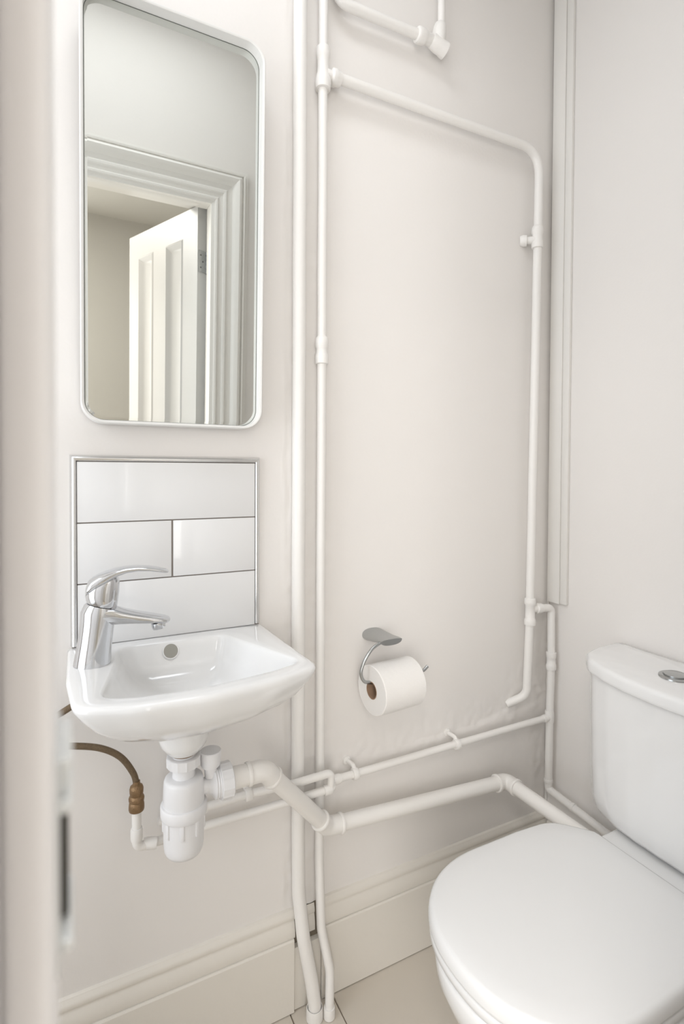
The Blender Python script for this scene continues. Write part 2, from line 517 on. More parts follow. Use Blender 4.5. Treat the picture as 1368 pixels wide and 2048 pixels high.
obj('hinge_knuckle', bm, CHROME, h)
bm = B()
for z in (1.727, 1.747, 1.767):
    q = dm @ Vector((-.0019, .012 if z != 1.747 else .02, z))
    lathe(bm, q, -dv, [(0, .0026), (.0006, .002), (.0006, 0)], 12)
obj('screw', bm, mat('dark_screw', (.12, .12, .12), .4, metal=1), h)

# --- baseboards
def base_profile(y0, depth=0.0):
    s = -1
    return [(0, 0.0), (-.017, 0.0), (-.017, .1505), (-.0155, .152), (0, .152)]
MP = [(0, .152), (-.0125, .152), (-.0135, .157), (-.0130, .167), (-.0105, .176), (-.0085, .181), (-.0068, .1845), (-.0068, .186), (-.0095, .188), (-.0105, .193), (-.0090, .198), (-.0055, .2015), (-.0045, .204), (-.001, .206), (0.004, .206)]
PP = [(0.004, 0.002), (-.0165, 0.002), (-.0168, .1485), (-.0150, .1515), (0.004, .152)]
bb = empty('baseboard_back', (0.4, 0, 0))
tag(bb, 'cream painted skirting with moulded top and flat plinth along the pipe wall', kind='structure')
bm = B(); extrude_profile(bm, MP, XL, .4015); obj('moulding', bm, BASE, bb, angle=30)
bm = B(); extrude_profile(bm, MP, .4625, XR); obj('moulding', bm, BASE, bb, angle=30)
bm = B(); extrude_profile(bm, PP, XL, .3985); obj('plinth', bm, BASE, bb, angle=30)
bm = B(); extrude_profile(bm, PP, .4600, XR-.0165); obj('plinth', bm, BASE, bb, angle=30)
bm = B(); box(bm, .4005, .459, -.0125, .004, .002, .130, .001); obj('infill_board', bm, BASE, bb)
bm = B(); extrude_profile(bm, [(d*.55, h_-.006) for d, h_ in MP], .412, .448); obj('moulding', bm, BASE, bb, angle=30)
bm = B(); box(bm, .4016, .4624, -.0012, .004, .130, .200); obj('gap_backing', bm, mat('gap_shade', (.20, .17, .13), .8), bb)  # dark strip backing the gap: the shade inside is put into its colour
br = empty('baseboard_right', (XR, -.4, 0))
tag(br, 'cream painted skirting with moulded top along the toilet wall', kind='structure')
bm = B(); extrude_profile(bm, [(XR+d, h_) for d, h_ in MP], YF, -.0145, 'y'); obj('moulding', bm, BASE, br, angle=30)
bm = B(); extrude_profile(bm, [(XR+d, h_) for d, h_ in PP], YF, -.0175, 'y'); obj('plinth', bm, BASE, br, angle=30)

# --- timber boxing strip in the corner
tk = empty('trim_2', (XR, -.04, .76))
tag(tk, 'white painted boxing strip running up the corner, ending above the small elbow', kind='structure')
bm = B(); box(bm, 1.1085, XR, -.0455, -.0080, .7605, ZC, .0012); obj('front_strip', bm, TRIM, tk)
bm = B(); box(bm, 1.1115, XR, -.0655, -.0460, .7615, ZC, .0012); obj('side_strip', bm, TRIM, tk)
bm = B(); box(bm, 1.1165, XR, -.0075, -.0005, .02, ZC, .001); obj('corner_bead', bm, TRIM, tk)

# ================================================================== PIPES
# thick riser
t = empty('thick_riser_pipe', (.431, -.043, 0))
tag(t, 'thickest white vertical pipe, left of the thinner riser, bending over the skirting', 'pipe')
bm = B()
tube(bm, [(.4025, -.0215, ZC), (.4025, -.0215, .5), (.4050, -.0225, .25), (.4105, -.0340, .165), (.4260, -.0400, .075), (.4315, -.0435, .03), (.4315, -.0435, 0.001)], .0133, .12, 24, wob=.0006)
obj('pipe', bm, PIPE, t)
bm = B(); lathe(bm, (.4315, -.0435, 0), (0, 0, 1), [(0.001, .0170), (.012, .0170), (.021, .0166), (.024, .0160), (.024, .0146), (.010, .0136)], 28); obj('floor_collar', bm, PIPE, t)
# thin riser with tee
t = empty('thin_riser_pipe', (.458, -.054, 0))
tag(t, 'thinner white vertical riser with a high tee and a mid coupling', 'pipe')
RX = .4525
bm = B()
tube(bm, [(RX+.0015, -.020, ZC), (RX, -.020, 1.9), (RX-.0005, -.020, .9), (RX-.001, -.020, .30), (RX-.001, -.030, .165), (.4640, -.046, .085), (.4600, -.053, .03), (.4590, -.054, 0.001)], .0093, .10, 20, wob=.0006)
obj('pipe', bm, PIPE, t)
bm = B(); lathe(bm, (.459, -.054, 0), (0, 0, 1), [(0.001, .0120), (.010, .0120), (.019, .0117), (.021, .0112), (.021, .0095)], 24); obj('floor_collar', bm, PIPE, t)
bm = B()
lathe(bm, (RX, -.020, 1.858), (0, 0, 1), [(0, .0095), (.001, .0150), (.012, .0165), (.020, .0155), (.034, .0118), (.050, .0112), (.060, .0118), (.064, .0135), (.070, .0142), (.082, .0135), (.086, .0095)], 26)
lathe(bm, (RX+.006, -.0215, 1.889), (1, 0, 0), [(0, .011), (.010, .011), (.013, .0160), (.020, .0165), (.024, .0148), (.031, .0140), (.032, .0095)], 26)
obj('tee_fitting', bm, PIPE, t)
bm = B()
lathe(bm, (RX, -.020, 1.313), (0, 0, 1), [(0, .0094), (.001, .0130), (.010, .0138), (.018, .0132), (.021, .0118), (.031, .0116), (.034, .0132), (.044, .0136), (.052, .0128), (.056, .0094)], 26)
lathe(bm, (RX-.002, -.012, 1.334), (0, 1, 0), [(0, .006), (.012, .006)], 14)
obj('coupling', bm, PIPE, t)

# upper loop : horizontal pipe, bend, vertical to the wall
t = empty('loop_pipe', (1.0, -.025, .52))
tag(t, 'white pipe arching from the riser tee across the wall and down into the plaster', 'pipe')
bm = B()
tube(bm, [(.478, -.0235, 1.889), (1.043, -.0255, 1.896), (1.0405, -.0250, 1.60), (1.033, -.0250, 1.0), (1.029, -.0250, .70), (1.022, -.0250, .535), (.982, .003, .510)], .0103, [0, .062, .3, .3, .3, .035, 0], 22, wob=.0005, n=14)
obj('pipe', bm, PIPE, t)
bm = B()
lathe(bm, (1.040, -.025, 1.655), (0, 0, 1), [(0, .0104), (.001, .0135), (.010, .0142), (.016, .0135), (.020, .0122), (.034, .0122), (.037, .0140), (.046, .0145), (.052, .013), (.056, .0104)], 26)
obj('coupling', bm, PIPE, t)
bm = B()
lathe(bm, (1.034, -.022, 1.676), (-.75, .66, 0), [(0, .009), (.018, .009), (.019, .0135), (.027, .0145), (.035, .012)], 22)
obj('wall_clip', bm, PIPE, t)
bm = B()
lathe(bm, (1.0305, -.025, .712), (0, 0, 1), [(0, .0102), (.001, .0138), (.010, .0142), (.015, .0135), (.018, .0118), (.050, .0118), (.053, .0138), (.060, .0142), (.067, .0136), (.069, .0102)], 26)
lathe(bm, (1.034, -.0265, .752), (1, -.04, 0), [(0, .0095), (.014, .0095), (.016, .0125), (.024, .0130), (.032, .012), (.034, .0092)], 24)
obj('tee_fitting', bm, PIPE, t)

# top pipe with the elbow
t = empty('top_pipe', (.726, -.026, 2.036))
tag(t, 'white pipe at the top of the wall with a chunky corner elbow', 'pipe')
bm = B()
tube(bm, [(.4800, -.0245, ZC), (.4790, -.0245, 2.040), (.718, -.026, 2.046)], .0103, .03, 22, wob=.0004)
tube(bm, [(.7375, -.026, 2.06), (.7410, -.026, ZC)], .0080, .05, 20, wob=.0004)
obj('pipe', bm, PIPE, t)
bm = B()
lathe(bm, (.672, -.026, 2.0445), (1, 0, .01), [(0, .0104), (.001, .0150), (.004, .0165), (.008, .0160), (.017, .0160), (.021, .0145), (.024, .0125), (.050, .0135)], 28)
lathe(bm, (.728, -.026, 2.040), (.16, 0, 1), [(-.004, .013), (.000, .0160), (.014, .0165), (.026, .0160), (.038, .0148), (.047, .0130), (.053, .0082)], 28)
lathe(bm, (.712, -.026, 2.046), (1, -.02, -.30), [(0, .0145), (.016, .0165), (.026, .0158), (.034, .0172), (.0385, .0172), (.0395, .0120), (.030, .010)], 28)
obj('elbow_fitting', bm, PIPE, t)

# corner pipe : bridge, drop, foot
t = empty('corner_pipe', (1.098, -.030, .275))
tag(t, 'white pipe in the corner below the boxing, running down behind the toilet', 'pipe')
bm = B()
tube(bm, [(1.052, -.0265, .7510), (1.100, -.0300, .7500), (1.0990, -.0330, .60), (1.0975, -.0310, .46), (1.0985, -.0290, .278), (1.0990, -.2300, .262)], .0096, [0, .014, .2, .2, .010, 0], 20, wob=.0003)
obj('pipe', bm, PIPE, t)
bm = B()
lathe(bm, (1.0990, -.0325, .590), (0, 0, 1), [(0, .0097), (.001, .0125), (.010, .0130), (.014, .0125), (.016, .0112), (.030, .0112), (.032, .0122), (.042, .0128), (.045, .0125), (.046, .0097)], 26)
obj('coupling', bm, PIPE, t)
bm = B(); rring(bm, (1.0980, -.0302, .468), (0, 0, 1), .0096, .030, .0020); lathe(bm, (1.0975, -.0302, .466), (-1, 0, 0), [(0, .009), (.016, .0095), (.022, .0092)], 20); obj('tee_fitting', bm, PIPE, t)
bm = B(); rring(bm, (1.0985, -.0290, .300), (0, 0, 1), .0096, .010, .0018); obj('rim', bm, PIPE, t)
bm = B(); rring(bm, (1.0987, -.105, .2720), (0, 1, -.08), .0096, .010, .0016); obj('rim', bm, PIPE, t)

# clipped pipe
def clip(bm, x, z, y=-.030, rr=.008, dx=-.012, dz=.016):
    """ring round the pipe with a stand-off stud rising to the wall"""
    lathe(bm, (x-.006, y, z), (1, 0, 0), [(0, rr), (0, rr+.0030), (.002, rr+.0040), (.010, rr+.0040), (.012, rr+.0030), (.012, rr)], 24)
    tube(bm, [(x, y-.002, z+rr*.6), (x, y+.008, z+rr+.006), (x+dx*.4, .004, z+dz)], .0048, .01, 14)
    lathe(bm, (x+dx*.4, -.0045, z+dz), (0, 1, 0), [(0, .005), (.001, .0085), (.008, .009)], 18)
t = empty('clipped_pipe', (.8, -.030, .465))
tag(t, 'long thin white pipe held by two clips along the wall under the toilet roll', 'pipe')
bm = B(); tube(bm, [(.474, -.030, .4640), (.79, -.030, .4655), (1.0895, -.030, .4660)], .0078, .3, 20, wob=.0006); obj('pipe', bm, PIPE, t)
for x in (.528, .797):
    bm = B(); clip(bm, x, .4645); obj('pipe_clip', bm, PIPE, t)
bm = B(); rring(bm, (.4835, -.030, .464), (1, 0, 0), .0078, .020, .0022); obj('coupling', bm, PIPE, t)

# supply pipes A and B passing in front of the risers
t = empty('upper_supply_pipe', (.34, -.03, .483))
tag(t, 'upper of the two thin white supply pipes behind the bottle trap', 'pipe')
bm = B()
tube(bm, [(.135, -.027, .478), (.300, -.0270, .4825), (.385, -.0560, .4965), (.4605, -.0560, .4975), (.4585, -.0555, .463)], .0076, [0, .05, .05, .0115, 0], 20, wob=.0003)
obj('pipe', bm, PIPE, t)
bm = B(); lathe(bm, (.292, -.0275, .4825), (1, 0, 0), [(0, .0076), (0, .0105), (.002, .0118), (.011, .0118), (.013, .0105), (.013, .0076)], 24); tube(bm, [(.298, -.022, .488), (.297, .004, .496)], .0055, .01, 14); obj('pipe_clip', bm, PIPE, t)
bm = B(); rring(bm, (.212, -.0270, .4797), (1, 0, 0), .0076, .016, .0018); obj('coupling', bm, PIPE, t)
t = empty('lower_supply_pipe', (.3, -.03, .445))
tag(t, 'lower of the two thin white supply pipes, starting at the brass hose joint', 'pipe')
bm = B()
tube(bm, [(.0975, -.0450, .5400), (.0975, -.0450, .4560), (.1400, -.0360, .4500), (.160, -.0270, .4460), (.300, -.0270, .4455), (.385, -.0545, .4640), (.4640, -.0560, .4660), (.472, -.030, .4645)], .0076, [0, .013, .02, .03, .05, .05, .009, 0], 20, wob=.0002)
obj('pipe', bm, PIPE, t)
bm = B()
rring(bm, (.0975, -.0450, .4790), (0, 0, 1), .0076, .022, .0022)
rring(bm, (.1200, -.0408, .4535), (1, -.2, -.12), .0076, .022, .0024)
obj('elbow_fitting', bm, PIPE, t)
bm = B(); rring(bm, (.4520, -.0560, .4656), (1, 0, 0), .0076, .016, .0022); obj('elbow_fitting', bm, PIPE, t)

# flexible hose with brass fitting
t = empty('flexible_hose', (.0975, -.045, .54))
tag(t, 'brown braided hose curving down under the basin into a brass joint', 'hose')
bm = B()
def cat(pts, n=10):
    P = [Vector(p) for p in pts]
    P = [P[0]*2-P[1]] + P + [P[-1]*2-P[-2]]
    out = []
    for i in range(1, len(P)-2):
        for k in range(n):
            w = k/n
            out.append(0.5*((2*P[i]) + (P[i+1]-P[i-1])*w + (2*P[i-1]-5*P[i]+4*P[i+1]-P[i+2])*w*w + (3*P[i]-P[i-1]-3*P[i+1]+P[i+2])*w**3))
    out.append(P[-2])
    return out
sweep(bm, cat([(.030, -.085, .765), (.022, -.062, .742), (.006, -.047, .722), (-.024, -.045, .7055), (-.062, -.045, .690), (-.078, -.045, .672), (-.060, -.045, .660), (-.031, -.045, .658), (.0, -.045, .6530), (.041, -.045, .6400), (.072, -.045, .6180), (.092, -.045, .5860), (.0975, -.045, .5640), (.0975, -.045, .556)]), .0052, 16)
obj('braid', bm, HOSE, t)
bm = B()
lathe(bm, (.0975, -.045, .5205), (0, 0, 1), [(0, .008), (0, .0120), (.003, .0128), (.009, .0126), (.0145, .0118), (.0155, .0108), (.0165, .0122), (.021, .0128), (.024, .0118), (.026, .0102), (.031, .0112), (.037, .0114), (.0415, .0100), (.044, .0062), (.050, .0058), (.050, .004)], 24)
obj('brass_joint', bm, BRONZE, t)

# waste pipe
t = empty('waste_pipe', (.28, -.12, .575))
tag(t, 'white plastic waste pipe stepping down from the trap and running behind the toilet', 'pipe')
bm = B()
W0, W1, W2, W3, W4 = Vector((.222, -.120, .5760)), Vector((.299, -.120, .5765)), Vector((.452, -.0555, .3910)), Vector((.930, -.0535, .3560)), Vector((.930, -.305, .3560))
tube(bm, [W0, W1, W2, W3, W4], [0][0] or .0158, [0, .026, .028, .030, 0], 26, n=12)
obj('pipe', bm, PVCP, t)
def elbow(P, a, b, L=.030, rr=.0158, lip=.0028):
    """socketed bend around corner P"""
    da, db = (a-P).normalized(), (b-P).normalized()
    bm = B()
    tube(bm, [P+da*L, P, P+db*L], rr+lip*.75, [0, .024, 0], 26, n=12)
    rring(bm, P+da*(L-.003), da, rr+lip*.6, .007, lip*.9, 26)
    rring(bm, P+db*(L-.003), db, rr+lip*.6, .007, lip*.9, 26)
    return bm
obj('elbow_fitting', elbow(W1, W0, W2, .031), PVCP, t)
obj('elbow_fitting', elbow(W2, W1, W3, .033), PVCP, t)
obj('elbow_fitting', elbow(W3, W2, W4, .034), PVCP, t)
bm = B(); rring(bm, (.245, -.120, .5762), (1, 0, 0), .0158, .05, .0022, 26); obj('sleeve', bm, PVCP, t)

# bottle trap
TX, TY = .162, -.120
t = empty('bottle_trap', (TX, TY, .46))
tag(t, 'white plastic bottle trap with ribbed cup hanging under the basin', 'trap')
bm = B()
lathe(bm, (TX, TY, .5560), (0, 0, 1), [(0, .0325), (.002, .0330), (.030, .0318), (.040, .0312), (.0440, .0297), (.0460, .0265), (.0468, .0180), (.060, .0178), (.070, .0178)], 44)
lathe(bm, (TX+.028, TY, .5762), (1, 0, 0), [(0, .0125), (.010, .0130), (.016, .0165), (.020, .0235), (.0215, .0250), (.0235, .0235), (.0255, .0250), (.0275, .0235), (.0295, .0250), (.0315, .0235), (.034, .0235)], 36)
obj('body', bm, PVC, t)
bm = B()
lathe(bm, (TX, TY, .5400), (0, 0, 1), [(0, .0322), (0, .0355), (.002, .0365), (.0165, .0368), (.0190, .0355), (.0200, .0325)], 44)
obj('locking_ring', bm, PVC, t)
bm = B()
lathe(bm, (TX, TY, .4740), (0, 0, 1), [(0, 0), (.0002, .014), (.0015, .022), (.005, .0278), (.011, .0305), (.020, .0316), (.0675, .0320), (.0675, .028)], 44)
for k in range(8):
    a = radians(-105+45*k)
    c = Vector((TX+cos(a)*.0318, TY+sin(a)*.0318, .528))
    b2 = B(); box(b2, -.0022, .0022, -.0035, .0035, -.014, .013, .0018, 2)
    b2.transform(Matrix.Translation(c) @ Matrix.Rotation(a, 4, 'Z'))
    me = bpy.data.meshes.new('t'); b2.to_mesh(me); b2.free(); bm.from_mesh(me); bpy.data.meshes.remove(me)
obj('cup', bm, PVC, t)
def ribnut(p, axis, L, R, n=14, inner=.02):
    bm = B()
    p, axis = Vector(p), Vector(axis).normalized()
    ref = Vector((0, 0, 1)) if abs(axis.z) < .9 else Vector((1, 0, 0))
    nn = (ref-axis*ref.dot(axis)).normalized(); bb_ = axis.cross(nn)
    prof = [(0, inner, 0), (0, R*.95, 0), (L*.06, R, 1), (L*.94, R*1.01, 1), (L, R*.96, 0), (L, inner, 0)]
    seg = n*6
    rings = []
    for tt, rr, rb in prof:
        rg = []
        for k in range(seg):
            q = rr*(1+(.035 if (rb and k % 6 == 0) else 0))
            a = 2*pi*k/seg
            rg.append(p+axis*tt+(nn*cos(a)+bb_*sin(a))*q)
        rings.append(rg)
    loft(bm, rings)
    return bm
obj('top_nut', ribnut((TX, TY, .6200), (0, 0, 1), .0165, .0262, 12, .0185), PVC, t)
obj('outlet_nut', ribnut((TX+.058, TY, .5762), (1, 0, 0), .0205, .0282, 12, .0160), PVC, t)
bm = B(); lathe(bm, (TX, TY, .6200), (0, 0, 1), [(0, .0178), (.0235, .0182), (.0235, .016)], 32); obj('inlet_tube', bm, PVC, t)
bm = B(); lathe(bm, (TX, TY, .6400), (0, 0, 1), [(0, .0150), (0, .0205), (.0035, .0215), (.0035, .014)], 32); o = obj('brass_washer', bm, BRONZE, t)
tag(o, 'brown brass washer')
bm = B()
lathe(bm, (.2055, TY, .590), (0, 0, 1), [(0, .0095), (.014, .0105), (.016, .0110), (.0175, .0145), (.0205, .0160), (.0310, .0165), (.0315, .0172), (.0420, .0178), (.0435, .0165), (.0440, 0)], 32)
obj('air_valve', bm, PVC, t)

# ================================================================== BASIN
t = empty('wash_basin', (.165, 0, .65))
tag(t, 'small white ceramic wall-hung hand basin with a bowed front', 'basin')
N = 160
OUT = rpoly([(-.006, -.001), (.330, -.001), (.3400, -.258), (.270, -.283), (.165, -.297), (.075, -.290), (.0, -.262), (-.008, -.16)], [.004, .004, .022, .12, .2, .12, .036, .1])
CX, CY = .185, -.145
O = radial(OUT, (CX, CY), N)
INN = rpoly([(.075, -.034), (.246, -.040), (.322, -.228), (.27, -.246), (.16, -.262), (.085, -.256), (.032, -.240), (.055, -.14)], [.028, .022, .022, .1, .1, .05, .035, .06])
I = radial(INN, (CX, CY), N)
DR = (.178, -.135)
def sc(pts, sx, sy, z, ax=.165, ay=0.0): return [(ax+(x-ax)*sx, ay+(y-ay)*sy, z) for x, y in pts]
rings = []
ZR = .800
for z, sx, sy in ((.6653, .170, .091), (.6685, .197, .226), (.6744, .245, .347), (.6834, .322, .479), (.6951, .418, .606), (.7093, .531, .725), (.7248, .646, .823), (.7404, .752, .896), (.7559, .846, .948), (.7660, .892, .966), (.7760, .938, .984), (.7850, .972, .995)):
    rings.append(sc(O, sx, sy, z))
def inset(pts, d, z, c=(CX, CY)):
    out = []
    for x, y in pts:
        v = Vector((x-c[0], y-c[1])); L = v.length
        w = v*(1-d/L)
        out.append((c[0]+w.x, c[1]+w.y, z))
    return out
rings.append(sc(O, .990, .999, .7905))
rings.append(inset(O, .0007, .7955))
rings.append(inset(O, .0030, .7988))
rings.append(inset(O, .0065, .8002))
for w in (.35, .7):
    rings.append([((x1*(1-w)+x2*w), (y1*(1-w)+y2*w), .8002-.0002*w) for (x1, y1, _), (x2, y2, _) in zip(inset(O, .0065, 0), inset(I, -.006, 0))])
rings.append(inset(I, -.0050, .7996))
rings.append(inset(I, -.0018, .7985))
rings.append(inset(I, .0008, .7955))
for w, z in ((.035, .7860), (.07, .7770), (.11, .7670), (.17, .7560), (.26, .7460), (.40, .7380), (.58, .7330), (.78, .7300), (.90, .7285)):
    rings.append([((x*(1-w)+DR[0]*w), (y*(1-w)+DR[1]*w), z) for x, y in I])
bm = B(); loft(bm, rings); obj('basin_body', bm, CER, t, angle=70)
bm = B(); lathe(bm, (DR[0], DR[1], .7286), (0, 0, 1), [(0, .0215), (.0015, .0205), (.0015, .0150), (.0, .012), (0, 0)], 32); obj('drain', bm, CHROME, t)
bm = B(); lathe(bm, (TX, TY, .6440), (0, 0, 1), [(0, .016), (0, .0255), (.0025, .0275), (.008, .0325), (.014, .0365), (.024, .0395), (.05, .0400)], 40); obj('drain_boss', bm, CER, t)
bm = B(); c = Vector((.1545, -.0420, .7830)); ax = Vector((0, -1, .42))
lathe(bm, c, ax, [(.0, .0132), (.0006, .0140), (.0012, .0134), (.0010, .0120)], 32, cap=False); obj('overflow_rim', bm, CER, t)
bm = B(); lathe(bm, c, ax, [(-.002, .0), (.0009, .0), (.0009, .0122), (-.002, .0122)], 32); obj('overflow_plug', bm, HOLE, t)

# ================================================================== TAP
t = empty('mixer_tap', (.030, -.100, .80))
tag(t, 'chrome single-lever mixer tap on the left corner of the basin', 'tap')
def oval(c, xd, yd, a, b, n=40, e=2.0):
    c, xd, yd = Vector(c), Vector(xd), Vector(yd)
    out = []
    for k in range(n):
        th = 2*pi*k/n
        cx, sy = cos(th), sin(th)
        out.append(c + xd*(a*abs(cx)**(2/e)*(1 if cx > 0 else -1)) + yd*(b*abs(sy)**(2/e)*(1 if sy > 0 else -1)))
    return out
X, Y, Z = Vector((1, 0, 0)), Vector((0, 1, 0)), Vector((0, 0, 1))
sd = Vector((1, -.10, 0)).normalized(); sn = Vector((.10, 1, 0)).normalized()
bm = B()
rg = []
TYY = -.100
for z, cx, a, b in ((.8000, .0285, .0268, .0246), (.8010, .0285, .0268, .0246), (.815, .0300, .0258, .0236), (.835, .0325, .0248, .0224), (.855, .0350, .0246, .0218), (.870, .0370, .0252, .0218)):
    rg.append(oval((cx, TYY, z), sd, sn, a, b))
rg.append(oval((.0385, TYY, .8790), (sd+Z*-.10).normalized(), sn, .0262, .0216))
rg.append(oval((.0410, TYY, .8865), (sd+Z*-.22).normalized(), sn, .0240, .0204))
rg.append(oval((.0420, TYY, .8890), (sd+Z*-.26).normalized(), sn, .0222, .0194))
loft(bm, rg); obj('body', bm, CHROME, t, angle=40)
bm = B()
sp = [(.036, .8730, .0200, .0150), (.056, .8728, .0200, .0148), (.070, .8700, .0196, .0118), (.085, .8672, .0190, .0098), (.100, .8645, .0184, .0084), (.115, .8620, .0178, .0072), (.128, .8598, .0170, .0060), (.1360, .8585, .0155, .0050), (.1405, .8580, .0120, .0036), (.1425, .8580, .006, .002)]
rg = []
for s_, z, wy, hz in sp:
    c = Vector((.030, TYY, 0)) + sd*(s_-.030); c.z = z
    ring = oval(c, sn, (Z+sd*.20).normalized(), wy, hz, 40, 3.2)
    # underside narrower than the flat top
    ring = [p_ + (c-p_).dot(sn)*sn*max(0, (c.z-p_.z)/hz)*.38 for p_ in ring]
    rg.append(ring)
loft(bm, rg); obj('spout', bm, CHROME, t, angle=40)
bm = B(); c = Vector((.030, TYY, .8555)) + sd*.094
lathe(bm, c, (.22, 0, -1), [(0, .0105), (.006, .0108), (.0095, .0100), (.0105, .0085), (.0090, .0080), (.006, 0)], 28); obj('aerator', bm, CHROME, t)
bm = B()
# lever: a cap over the cartridge flowing into a long arched blade
rg = []
for z, cx, a, b, tl in ((.8900, .0425, .0215, .0190, -.26), (.8930, .0425, .0228, .0200, -.24), (.9020, .0425, .0238, .0206, -.18), (.9120, .0435, .0240, .0204, -.08), (.9200, .0445, .0236, .0198, .06), (.9260, .0460, .0215, .0184, .16), (.9300, .0480, .0165, .0150, .22)):
    rg.append(oval((cx, TYY, z), (sd+Z*tl).normalized(), sn, a, b, 40, 2.2))
loft(bm, rg)
rg = []
for s_, zt, th, wy in ((.0205, .9200, .013, .0120), (.0230, .9275, .019, .0168), (.0290, .9335, .022, .0192), (.0390, .9390, .022, .0202), (.0510, .9430, .0190, .0200), (.0630, .9460, .0138, .0186), (.0780, .9478, .0100, .0170), (.0950, .9480, .0084, .0156), (.1120, .9462, .0076, .0146), (.1260, .9432, .0070, .0138), (.1350, .9406, .0064, .0126), (.1390, .9388, .0046, .0100), (.1405, .9375, .0020, .006)):
    c = Vector((.030, TYY, 0)) + sd*(s_-.030); c.z = zt-th/2
    rg.append(oval(c, sn, (Z+sd*.02).normalized(), wy, th/2, 40, 2.5))
loft(bm, rg); obj('lever', bm, CHROME, t, angle=50)

# ================================================================== SPLASHBACK
t = empty('splashback', (.162, -.004, .80))
tag(t, 'splashback of white rectangular tiles with a chrome edge above the basin', 'tiles')
bm = B(); box(bm, .001, .3265, -.0045, .002, .795, 1.120); obj('grout', bm, GROUT, t)
x0, x1 = .0088, .3175
gy = .0010
tiles = [(x0, x1, 1.0100, 1.1120), (x0, .1620, .9070, 1.0080), (.1640, x1, .9070, 1.0080), (x0, x1, .8005, .9050)]
for a, b, c0, c1 in tiles:
    bm = B(); box(bm, a+.0006, b-.0006, -.0085, -.002, c0, c1, .0009, 2); obj('tile', bm, TILE, t)
def quad(bm, p0, p1, out, n=8):
    """quadrant edge trim from p0 to p1, 'out' = direction towards the outside"""
    p0, p1, out = Vector(p0), Vector(p1), Vector(out)
    w = .0100; h = .0105
    prof = [(0, 0), (0, .0085), (.0012, .0098), (.0030, .0105), (.0055, .0098), (.0078, .0078), (.0093, .0050), (.0100, .0020), (.0100, 0)]
    d = (p1-p0).normalized()
    R0 = []; R1 = []
    for q, hh in prof:
        R0.append(bm.verts.new(p0+out*q-Y*hh - d*q)); R1.append(bm.verts.new(p1+out*q-Y*hh + d*q))
    return R0, R1
def trim_strip(p0, p1, out, m0, m1):
    bm = B()
    p0, p1, out = Vector(p0), Vector(p1), Vector(out)
    prof = [(0, 0), (0, .0085), (.0012, .0098), (.0030, .0103), (.0055, .0098), (.0078, .0078), (.0093, .0050), (.0100, .0020), (.0100, 0)]
    d = (p1-p0).normalized()
    A = [bm.verts.new(p0+out*q-Y*hh-d*q*m0) for q, hh in prof]
    C = [bm.verts.new(p1+out*q-Y*hh+d*q*m1) for q, hh in prof]
    n = len(prof)
    for i in range(n): bm.faces.new((A[i], A[(i+1) % n], C[(i+1) % n], C[i]))
    bm.faces.new(A); bm.faces.new(C)
    return bm
obj('edge_trim', trim_strip((.0085, 0, .8025), (.0085, 0, 1.1135), -X, 0, 1), TRIMC, t, angle=50)
obj('edge_trim', trim_strip((.0085, 0, 1.1135), (.3178, 0, 1.1135), Z, 1, 1), TRIMC, t, angle=50)
obj('edge_trim', trim_strip((.3178, 0, 1.1135), (.3178, 0, .8025), X, 1, 0), TRIMC, t, angle=50)

# ================================================================== MIRROR
TILT = radians(1.5)
t = empty('wall_mirror', (.168, -.004, 1.172), (TILT, 0, 0))
tag(t, 'tall rounded rectangular mirror in a shallow white tray frame', 'mirror')
# local frame: x from -w/2, z up from 0, -y towards the room
gw0, gw1, gh0, gh1 = .0205-.168, .3150-.168, .0095, .6960
LIPY, GLY = -.0375, -.0165
bm = B()
inner = rrect(gw0, gw1, gh0, gh1, .031, 12)
outer = rrect(gw0-.0052, gw1+.0052, gh0-.0052, gh1+.0052, .036, 12)
cx_, cz_ = (gw0+gw1)/2, (gh0+gh1)/2
def lp(pts, y): return [(x, y, z) for x, z in pts]
inn2 = rrect(gw0+.0008, gw1-.0008, gh0+.0008, gh1-.0008, .031, 12)
mid = rrect(gw0-.0012, gw1+.0012, gh0-.0012, gh1+.0012, .0322, 12)
mid2 = rrect(gw0-.0040, gw1+.0040, gh0-.0040, gh1+.0040, .035, 12)
loft(bm, [lp(outer, 0.0), lp(outer, LIPY+.0015), lp(mid2, LIPY), lp(mid, LIPY), lp(inner, LIPY+.0010), lp(inn2, GLY+.004), lp(inn2, GLY+.006)])
obj('tray_frame', bm, FRAME, t, world=False, angle=40)
bm = B()
g0 = rrect(gw0+.0014, gw1-.0014, gh0+.0014, gh1-.0014, .030, 12)
g1 = rrect(gw0+.0062, gw1-.0062, gh0+.0062, gh1-.0062, .026, 12)
gm = rrect(gw0+.0038, gw1-.0038, gh0+.0038, gh1-.0038, .028, 12)
loft(bm, [lp(g0, GLY+.002), lp(g0, GLY), lp(gm, GLY-.00018), lp(g1, GLY-.00036)])
obj('mirror_glass', bm, MIRROR, t, world=False, smooth=False)
bm = B()
e0 = rrect(gw0+.0008, gw1-.0008, gh0+.0008, gh1-.0008, .0306, 12)
e1 = rrect(gw0+.0017, gw1-.0017, gh0+.0017, gh1-.0017, .0298, 12)
loft(bm, [lp(e0, GLY+.0025), lp(e0, GLY-.0004), lp(e1, GLY-.0004), lp(e1, GLY+.002)], cap0=False, cap1=False)
obj('glass_edge', bm, mat('glass_edge', (.16, .17, .15), .3), t, world=False)

